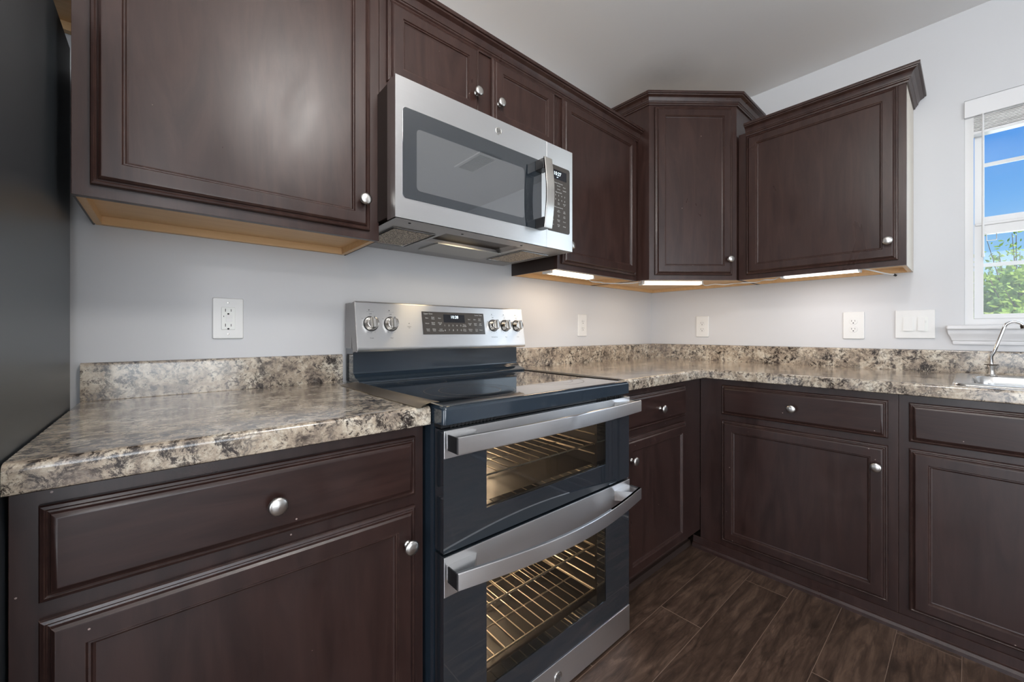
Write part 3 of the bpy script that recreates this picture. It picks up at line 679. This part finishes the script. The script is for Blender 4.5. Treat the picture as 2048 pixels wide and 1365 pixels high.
# ------------------------------------------------------------------ refrigerator
fr = thing('refrigerator', (-3.2, -.45, FL), 'tall dark refrigerator at the left edge, its smooth side facing the worktop', 'refrigerator')
MB().box((-3.665, -.80, FL+.02), (-2.757, -.115, 1.752), .006).build('body', M['fridge'], fr)
MB().box((-3.64, -.115, FL+.06), (-2.785, -.085, 1.70)).build('back_cover', M['black'], fr)
MB().box((-3.665, -.87, .62), (-3.213, -.803, 1.752), .008).build('door', M['steel'], fr)
MB().box((-3.209, -.87, .62), (-2.757, -.803, 1.752), .008).build('door', M['steel'], fr)
MB().box((-3.665, -.87, FL+.08), (-2.757, -.803, .615), .008).build('freezer_drawer', M['steel'], fr)
MB().box((-3.64, -.79, FL), (-2.785, -.2, FL+.021)).build('base', M['black'], fr)

# ------------------------------------------------------------------ microwave
X0, X1 = -2.110, -1.3615
mw = thing('microwave', ((X0+X1)/2, -.2, 1.41), 'stainless over-the-range microwave with a dark glass door and lit hood lamp', 'microwave')
ms = MB(BACK); ms.box((X0+.002, 1.425, .003), (X1-.002, 1.812, .378), .002); ms.build('case', M['wood_dark'], mw)
# underside tray with a sloped lamp pocket
us = MB()
LX0, LX1, LY0, LY1 = -1.905, -1.575, -.365, -.225
us.add([(x, -y, 1.413) for x, y in ((X0+.004, .003), (X1-.004, .003), (X1-.004, .430), (X0+.004, .430))] + [(x, y, 1.413) for x, y in ((LX0, LY1), (LX1, LY1), (LX1, LY0), (LX0, LY0))] + [(x, y, 1.432) for x, y in ((LX0+.03, LY1-.005), (LX1-.03, LY1-.005), (LX1-.03, LY0+.035), (LX0+.03, LY0+.035))],
       [(0,1,5,4), (1,2,6,5), (2,3,7,6), (3,0,4,7), (4,5,9,8), (5,6,10,9), (6,7,11,10), (7,4,8,11), (8,9,10,11)])
us.box((X0+.004, -.425, 1.4131), (X1-.004, -.40, 1.424)); us.build('underside_tray', M['grey_metal'], mw)
for a, b in ((-2.068, -1.928), (-1.54, -1.40)):
    fm = MB(); fm.box((a, -.330, 1.4115), (b, -.105, 1.4129)); ob = fm.build('grease_filter', M['filter'], mw)
    fb = MB()
    for x0, y0, x1, y1 in ((a, -.334, b, -.328), (a, -.107, b, -.101), (a-.003, -.334, a+.003, -.101), (b-.003, -.334, b+.003, -.101)): fb.box((x0, y0, 1.4095), (x1, y1, 1.4114))
    fb.build('filter_rim', M['steel'], ob)
MB().box((-1.83, -.296, 1.4262), (-1.61, -.256, 1.4316), .001).build('hood_lamp_lens', M['lamp'], mw)
pf = MB(); pf.box((-1.86, -.236, 1.4085), (-1.57, -.09, 1.4128), .001); pf.build('lamp_cover', M['frost'], mw)
for x, y in ((-2.05, -.40), (-1.86, -.392), (-1.60, -.392), (-1.585, -.24)): MB().lathe((x, y, 1.4129), (0,0,-1), [(0, .004), (.0015, .004), (.002, .002)], 10).build('screw', M['black'], mw)
light('hood_lamp', 'AREA', (-1.76, -.276, 1.4245), (0, 0, 0), .35, (1, .78, .48), .12, .03)
# front
FZ0, FZ1 = 1.414, 1.8115; SE = -1.5105
GX0, GX1, GZ0, GZ1 = -2.089, -1.537, 1.472, 1.729
dr = MB(BACK); dr.frame(X0, FZ0, SE, FZ1, GX0+.004, GZ0+.004, GX1-.004, GZ1-.004, .380, .4335); dro = dr.build('door', M['steel'], mw)
gl = MB(BACK); gl.rrect(GX0, GZ0, GX1, GZ1, .012, .425, .4352, .001); gl.build('door_glass', M['blackglass'], dro)
MB(BACK).rrect(-2.046, 1.500, -1.625, 1.678, .012, .4351, .4355).build('mesh_screen', M['mwscreen'], dro)
bd = MB(BACK); bd.lathe((-1.742, 1.773, .4335), (0,0,1), [(0, .0125), (.0016, .0125), (.002, .0115), (.0014, .0105), (.0014, 0)], 28); bdo = bd.build('round_badge', M['nickel'], dro, 40)
def swirl(m, cu, cv, r, c):
    for k in range(4):
        a = R(90*k+20); m.tube([(cu+r*.9*math.cos(a+t*.55), cv+r*.9*math.sin(a+t*.55), c) for t in (0, .5, 1, 1.5)] + [(cu+r*.62*math.cos(a+1.0), cv+r*.62*math.sin(a+1.0), c)], .0004, 5)
m_ = MB(BACK); m_.text([('G', -1.7452, 1.7735, .0125, .4352), ('E', -1.7388, 1.7720, .0115, .4352)]); swirl(m_, -1.742, 1.773, .0100, .4352); m_.build('badge_monogram', M['print_dark'], bdo, 0)
cpn = MB(BACK); cpn.box((SE+.0015, FZ0, .380), (X1, FZ1, .4335), .001); cpo = cpn.build('control_panel', M['steel'], mw)
cg = MB(BACK); cg.rrect(SE+.004, 1.479, X1-.018, 1.735, .010, .43, .4352, .0008); cgo = cg.build('control_glass', M['controls'], cpo)
MB(BACK).box((-1.487, 1.682, .4351), (-1.399, 1.718, .4355)).build('clock_display', M['display'], cpo)
MB(BACK).text([('10:27', -1.452, 1.703, .019, .4360), ('AM', -1.452, 1.690, .006, .4360)]).build('clock_digits', M['digits'], cpo, 0)
cw = -1.445; it = [('Sensor Microwave', cw, 1.668, .0062)]
for r_i, row in enumerate((('Popcorn', 'Beverage', 'Reheat'), ('Potato', 'Chicken', 'Vegetable'))):
    for c_i, s_ in enumerate(row): it.append((s_, -1.478+.033*c_i, 1.658-.013*r_i, .0052))
it.append(('Express Cook', cw, 1.633, .0062))
for r_i, row in enumerate(('12345', '67890')):
    for c_i, s_ in enumerate(row): it.append((s_, -1.480+.0175*c_i, 1.621-.017*r_i, .0085))
for c_i, s_ in enumerate(('Power\nLevel', 'Time\nCook', 'Add 30\nSec')): it.append((s_, -1.478+.033*c_i, 1.590, .0052))
it.append(('Microwave Controls', cw, 1.575, .0058))
for r_i, row in enumerate((('Time\nCook', 'Auto\nDefrost', 'Melt\nSoften'), ('Steam\nClean', 'Vent\nFan', 'Start\nPause'), ('Delay', 'Kitchen\nTimer', 'Cancel'), ('Lock', 'Surface\nLight', 'Settings'))):
    for c_i, s_ in enumerate(row): it.append((s_, -1.478+.033*c_i, 1.561-.0185*r_i, .0052))
MB(BACK).text([(a, b, c, d, .4358) for a, b, c, d in it]).build('panel_lettering', M['print'], cpo, 0)
# bowed vertical handle
hs = MB(BACK); n_ = 14; A = []; 
for k in range(n_+1):
    t_ = k/n_; z = 1.470+(1.722-1.470)*t_; c = .478+.012*math.sin(math.pi*t_)
    A.append([(-1.571, z, c), (-1.531, z, c), (-1.531, z, c+.004), (-1.567, z, c+.006), (-1.571, z, c+.004)])
hs.rings(A); ho = hs.build('handle', M['steel_v'], mw, 50)
for z0, z1 in ((1.471, 1.508), (1.683, 1.720)): MB(BACK).box((-1.570, z0, .4354), (-1.533, z1, .4779), .002).build('handle_mount', M['black'], ho)

# ------------------------------------------------------------------ range
RX0, RX1 = -2.1125, -1.3560
rg = thing('double_oven_range', ((RX0+RX1)/2, -.35, FL), 'freestanding stainless and black electric range with two ovens, its racks lit inside', 'range')
bo = MB(BACK)
# open-fronted body: sides, back, decks around the two cavities
UZ0, UZ1, LZ0, LZ1 = .620, .845, .115, .545
CX0, CX1 = -2.035, -1.430
bo.box((RX0+.004, FL+.03, .03), (CX0, .900, .640)); bo.box((CX1, FL+.03, .03), (RX1-.004, .900, .640))
bo.box((CX0, FL+.03, .03), (CX1, .900, .10)); bo.box((CX0, UZ1, .10), (CX1, .900, .640)); bo.box((CX0, LZ1, .10), (CX1, UZ0, .640)); bo.box((CX0, FL+.03, .10), (CX1, LZ0, .640))
for x in (RX0+.05, RX1-.05):
    for y in (.08, .58): bo.lathe((x, FL, y), (0,1,0), [(0, .015), (.03, .015)], 10)
bo.build('body', M['black_enamel'], rg)
for z0, z1, en in ((UZ0, UZ1, .30), (LZ0, LZ1, .45)):
    cv = MB(BACK); cv.rings([[(CX0+.002, z0+.002, c), (CX1-.002, z0+.002, c), (CX1-.002, z1-.002, c), (CX0+.002, z1-.002, c)] for c in (.645, .1015)], False, True)
    cv.build('oven_cavity', M['cavity'], rg, 0)
    fr_ = MB(BACK); fr_.frame(CX0+.0, z0-.0, CX1+.0, z1+.0, CX0+.012, z0+.012, CX1-.012, z1-.012, .6405, .648); fr_.build('cavity_rim', M['steel'], rg)
    light('oven_lamp', 'POINT', (-1.60, -.16, z1-.035), (0,0,0), en*22, (1, .72, .45), .012)
    light('oven_lamp', 'POINT', (-1.90, -.16, z1-.035), (0,0,0), en*22, (1, .72, .45), .012)
def rack(z, nw=15):
    m = MB(BACK); x0, x1 = CX0+.012, CX1-.012; y0, y1 = .13, .60
    for c in (y0, y1, y1-.10, (y0+y1)/2-.02): m.tube([(x0, z-.003, c), (x1, z-.003, c)], .0030 if c in (y0, y1) else .0022, 8)
    for k in range(nw):
        x = x0+.012+(x1-x0-.024)*k/(nw-1); m.tube([(x, z+.022, y0-.004), (x, z+.002, y0+.006), (x, z+.001, y1-.004), (x, z-.006, y1+.003)], .0016, 6)
    m.tube([(x0, z-.003, y0), (x0, z-.003, y1)], .003, 8); m.tube([(x1, z-.003, y0), (x1, z-.003, y1)], .003, 8)
    return m.build('oven_rack', M['rack'], rg, 60)
rack(.700, 14); rack(.338, 15); rack(.182, 15)
# shelf supports on the cavity sides
ss = MB(BACK)
for x in (CX1-.006,):
    for z in (.665, .700, .735, .182, .22, .26, .30, .338, .38, .42): ss.tube([(x, z-.006, .14), (x, z-.006, .60)], .0025, 6)
ss.build('rack_support', M['rack'], rg)
# cooktop
ct = MB(); ct_prof = lambda d, z: rr(RX0+d, -.692+d, RX1-d, -.120, .012, z, 3)
ct.rings([rr(RX0, -.692, RX1, -.03, .010, .879, 4), rr(RX0, -.692, RX1, -.03, .010, .911, 4), rr(RX0+.0025, -.6895, RX1-.0025, -.0325, .010, .917, 4), rr(RX0+.008, -.684, RX1-.008, -.038, .009, .9205, 4), rr(RX0+.016, -.675, RX1-.016, -.045, .008, .9208, 4)], True, False)
cto = ct.build('cooktop_frame', M['black_enamel'], rg, 50)
gt = MB(); gt.rings([rr(RX0+.016, -.675, RX1-.016, -.045, .008, .9120, 4), rr(RX0+.016, -.675, RX1-.016, -.045, .008, .9204, 4)]); gt.build('cooktop_glass', M['cooktop'], rg, 50)
def ringb(x, y, rads):
    m = MB()
    for r in rads:
        a = [(x+(r-.0011)*math.cos(2*math.pi*k/72), y+(r-.0011)*math.sin(2*math.pi*k/72), .92055) for k in range(72)]; b = [(x+(r+.0011)*math.cos(2*math.pi*k/72), y+(r+.0011)*math.sin(2*math.pi*k/72), .92055) for k in range(72)]
        o = len(m.v); m.add(a+b, [(k, (k+1) % 72, 72+(k+1) % 72, 72+k) for k in range(72)])
    m.build('burner_ring', M['ring'], rg, 0, fix=False)
ringb(-1.905, -.50, (.135, .092)); ringb(-1.92, -.235, (.082,)); ringb(-1.545, -.235, (.082,)); ringb(-1.555, -.50, (.115, .075)); ringb(-1.735, -.19, (.055,))
# vent strip, lower backguard, console
MB(BACK).box((RX0+.006, .868, .62), (RX1-.006, .8785, .672)).build('vent_strip', M['black'], rg)
for sgn, x0 in ((1, RX0+.03), (-1, RX1-.03)):
    vs = MB(BACK)
    for k in range(13): vs.box((x0+sgn*k*.011, .8672, .6718), (x0+sgn*k*.011+.006, .8745, .6735))
    vs.build('vent_slots', M['slot'], rg)
gd = MB(BACK); prof = [(.02, .9209), (.150, .9209), (.148, .926), (.138, .932), (.118, .936), (.108, .940), (.103, .946), (.0945, .950), (.0915, .956), (.0905, 1.030), (.088, 1.036), (.02, 1.036)]
gd.rings([[(x, z, c) for c, z in prof] for x in (RX0+.006, RX1-.002)]); gd.build('backguard', M['black_enamel'], rg, 30)
bk = MB(BACK); bk.box((RX0+.004, 1.036, .02), (RX1-.004, 1.195, .082)); bk.build('console_back', M['grey_metal'], rg)
sl = math.atan2(.027, .157); CON = Matrix.Translation((0, -.150, 1.040)) @ Matrix.Rotation(-sl, 4, 'X') @ TF((0,0,0), (1,0,0), (0,-1,0))
HC = .1593
cn = MB(CON); cn.rings([[(x, v_, c) for c, v_ in ((-.045, -.006), (-.012, -.012), (-.006, -.011), (-.001, -.005), (0, .002), (0, HC-.004), (-.001, HC), (-.006, HC+.003), (-.040, HC+.003))] for x in (RX0+.001, RX1-.001)])
cno = cn.build('control_console', M['steel'], rg, 50)
for x in (RX0-.001, RX1-.002): MB(CON).box((x, -.009, -.046), (x+.003, HC+.001, -.002), .001).build('console_end_cap', M['grey_metal'], rg)
MB(CON).box((-1.867, .045, .0002), (-1.579, .133, .002), .0006).build('touch_panel', M['controls'], cno)
MB(CON).box((-1.775, .092, .0018), (-1.677, .124, .0025)).build('clock_display', M['display'], cno)
MB(CON).text([('10:28', -1.725, .1135, .0165, .0028)]).build('clock_digits', M['digits'], cno, 0)
it = [('Upper Oven', -1.841, .1245, .0075), ('Lower Oven', -1.607, .1245, .0075)]
for x, y, s_ in ((-1.848, .108, 'Bake'), (-1.822, .108, 'Broil\nHi/Lo'), (-1.793, .108, 'Start'), (-1.848, .087, 'Warm'), (-1.822, .087, 'Steam\nClean'), (-1.793, .087, 'Cancel\nOff'), (-1.846, .062, 'Cook\nTime'), (-1.820, .062, 'Delay\nTime'), (-1.790, .062, 'Lock\nControls'),
                (-1.655, .106, 'Start'), (-1.627, .106, 'Bake'), (-1.602, .106, 'Broil\nHi/Lo'), (-1.653, .086, 'Cancel\nOff'), (-1.625, .086, 'Steam\nClean'), (-1.600, .086, 'Self\nClean'), (-1.681, .080, 'Timer\nOn/Off'), (-1.681, .062, 'Oven\nProbe'), (-1.652, .062, 'Kitchen\nTimer'), (-1.622, .062, 'Oven\nLight'), (-1.600, .062, 'Warm')):
    it.append((s_, x, y, .0062))
for r_i, row in enumerate(('12345', '67890')):
    for c_i, s_ in enumerate(row): it.append((s_, -1.772+.0185*c_i, .080-.019*r_i, .0092))
MB(CON).text([(a, b, c, d, .0024) for a, b, c, d in it]).build('panel_lettering', M['print'], cno, 0)
kx = ((-2.062, .083), (-1.990, .083), (-1.530, .083), (-1.464, .083), (-1.396, .083))
it = []; dots = MB(CON)
for (x, v_), nm in zip(kx, ('Front', 'Rear', 'Warming Zone', 'Rear', 'Front')):
    it += [(nm, x, .033, .0055), ('OFF', x, v_+.034, .0055), ('Lo', x-.028, v_+.018, .005), ('Hi', x+.026, v_+.018, .005), ('8', x-.012, v_-.029, .0045), ('6', x, v_-.031, .0045), ('4', x+.012, v_-.029, .0045)]
    dots.lathe((x-.004, .131, .0002), (0,0,1), [(0, .0019), (.0006, .0019)], 10)
    dots.box((x-.013, .1255, .0001), (x+.013, .1258, .0004)); 
it += [('Surface\nOn', -1.921, .072, .005)]
dots.lathe((-1.921, .086, .0002), (0,0,1), [(0, .0016), (.0006, .0016)], 10)
dots.text([(a, b, c, d, .0005) for a, b, c, d in it]); dots.build('knob_markings', M['print_dark'], cno, 0)
for x, v_ in kx:
    MB(CON).lathe((x, v_, .0002), (0,0,1), [(0, .0262), (.0015, .0262), (.0025, .0245)], 30).build('knob_skirt', M['slot'], cno, 35)
    k = MB(CON); k.lathe((x, v_, .0028), (0,0,1), [(0, .0235), (.001, .0240), (.006, .0225), (.0195, .0205), (.0207, .0195), (.0215, .017), (.0215, 0)], 30)
    ko = k.build('control_knob', M['knobmetal'], cno, 35)
    g_ = MB(CON); g_.rings([[(x-.0055, v_-.018, .0244), (x+.0055, v_-.018, .0244), (x+.0055, v_+.0205, .0244), (x-.0055, v_+.0205, .0244)], [(x-.004, v_-.016, .0345), (x+.004, v_-.016, .0345), (x+.004, v_+.0195, .0345), (x-.004, v_+.0195, .0345)]])
    g_.build('grip', M['nickel'], ko); MB(CON).box((x-.001, v_+.012, .0345), (x+.001, v_+.0195, .0350)).build('pointer', M['slot'], ko)
# doors
def oven_door(z0, z1, win, tz0, tz1, hz, bow, name):
    d = MB(BACK); a0, b0, a1, b1 = win
    d.frame(RX0+.002, z0, RX1-.002, z1, a0, b0, a1, b1, .652, .6895)
    o = d.build('oven_door', M['blackglass'], rg)
    MB(BACK).box((a0-.0, b0-.0, .684), (a1, b1, .688)).build('oven_window', M['ovenglass'], o)
    MB(BACK).box((RX0+.002, tz0, .6898), (RX1-.002, tz1, .6925), .001).build('door_trim', M['steel'], o)
    h = MB(BACK); n = 24; A = []
    for k in range(n+1):
        t_ = k/n; x = RX0+.008+(RX1-RX0-.016)*t_; c = .742+bow*math.sin(math.pi*t_)
        A.append([(x, hz-.0195, c-.009), (x, hz-.0195, c-.002), (x, hz-.0175, c), (x, hz+.0175, c), (x, hz+.0195, c-.002), (x, hz+.0195, c-.009)])
    h.rings(A); hd = h.build('handle', M['steel'], o, 45)
    for s_, e_ in ((RX0+.008, 1), (RX1-.008, -1)):
        m = MB(BACK); c1 = .733; m.rings([[(s_+e_*.002, z, .6926), (s_+e_*.085, z, .6926), (s_+e_*.046, z, c1+bow*.1), (s_+e_*.002, z, c1-.001)] for z in (hz-.016, hz+.016)])
        m.build('handle_mount', M['steel_plain'], hd, 30)
    for s_ in (RX0+.0065, RX1-.0095): MB(BACK).box((s_, hz-.018, .700), (s_+.003, hz+.018, .738)).build('handle_end_cap', M['black'], hd)
    return o
oven_door(.583, .8665, (-1.987, .655, -1.492, .815), .802, .866, .841, .018, 'u')
lo = oven_door(.042, .576, (-1.987, .205, -1.492, .470), .484, .5755, .541, .045, 'l')
MB(BACK).box((RX0+.002, .045, .6897), (RX1-.002, .134, .6922), .001).build('kick_trim', M['steel'], lo)
bd = MB(BACK); bd.lathe((-1.728, .088, .6922), (0,0,1), [(0, .0155), (.0016, .0155), (.0022, .0142), (.0016, .013), (.0016, 0)], 28); bdo = bd.build('round_badge', M['nickel'], lo, 40)
m_ = MB(BACK); m_.text([('G', -1.732, .0885, .0155, .6942), ('E', -1.724, .087, .0145, .6942)]); swirl(m_, -1.728, .088, .0125, .6942); m_.build('badge_monogram', M['print_dark'], bdo, 0)

# gap cover strips either side of the cooktop
gs = MB(); A = []
for k in range(13):
    t_ = k/12; y = -.118-.535*t_; lift = .010*max(0, (t_-.45)/.55)**1.6; wl_ = .006*max(0, (t_-.6)/.4)
    A.append([(-2.157+wl_, y, ZTOP+.0008), (-2.140, y, ZTOP+.0035+lift*.35), (-2.122, y, ZTOP+.0060+lift*.5), (-2.100, y, ZTOP+.0058+lift*.4), (-2.100, y, ZTOP+.0070+lift*.4), (-2.122, y, ZTOP+.0074+lift*.5), (-2.140, y, ZTOP+.0048+lift*.35), (-2.157+wl_, y, ZTOP+.0020)])
gs.rings(A); tag(gs.build('gap_cover', M['strip'], None, 60), 'curling dark gap strip on the left edge of the cooktop', 'gap cover')
gs = MB(); A = []
for k in range(13):
    t_ = k/12; y = -.12-.53*t_; z = ZTOP+.0042+.002*math.sin(t_*3)
    A.append([(-1.366, y, z), (-1.345, y, z+.0005), (-1.329, y, ZTOP+.0006), (-1.329, y, ZTOP+.0016), (-1.345, y, z+.0018), (-1.366, y, z+.0013)])
gs.rings(A); tag(gs.build('gap_cover', M['brown_strip'], None, 60), 'thin dark gap strip on the right edge of the cooktop', 'gap cover')

# ------------------------------------------------------------------ ceiling fittings seen in reflections, plus an added unseen fill globe
cv = thing('ceiling_vent', (-.69, -2.02, CEIL-.012), 'white louvred ceiling vent reflected in the microwave door', 'vent')
CEI = Matrix(((1,0,0,0), (0,1,0,0), (0,0,-1,CEIL), (0,0,0,1)))
MB(CEI).frame(-.79, -2.20, -.59, -1.84, -.765, -2.175, -.615, -1.865, .0008, .010).build('frame', M['white'], cv)
MB(CEI).box((-.765, -2.175, .0008), (-.615, -1.865, .002)).build('backing', M['slot'], cv)
for k in range(16): MB(CEI).box((-.765, -2.168+k*.0193, .003), (-.615, -2.160+k*.0193, .009)).build('louvre', M['white'], cv)
for LX, LY, lab in ((-2.11, -1.40, 'round globe ceiling light hanging in front of the range'), (-3.4, -3.4, 'added unseen globe light brightening the dining end of the room')):
    clt = thing('ceiling_light', (LX, LY, CEIL-.01), lab, 'ceiling light')
    MB(CEI).lathe((LX, LY, .0008), (0,0,1), [(0, .07), (.02, .07), (.024, .05), (.045, .012), (.05, .006), (.20, .006)], 32).build('canopy', M['nickel'], clt, 40)
    MB(CEI).lathe((LX, LY, .195), (0,0,1), [(0, .03), (.012, .07), (.04, .108), (.075, .125), (.115, .118), (.15, .092), (.175, .05), (.185, 0)], 32).build('globe', M['ceil_lamp' if LY > -2 else 'added_globe'], clt, 60)
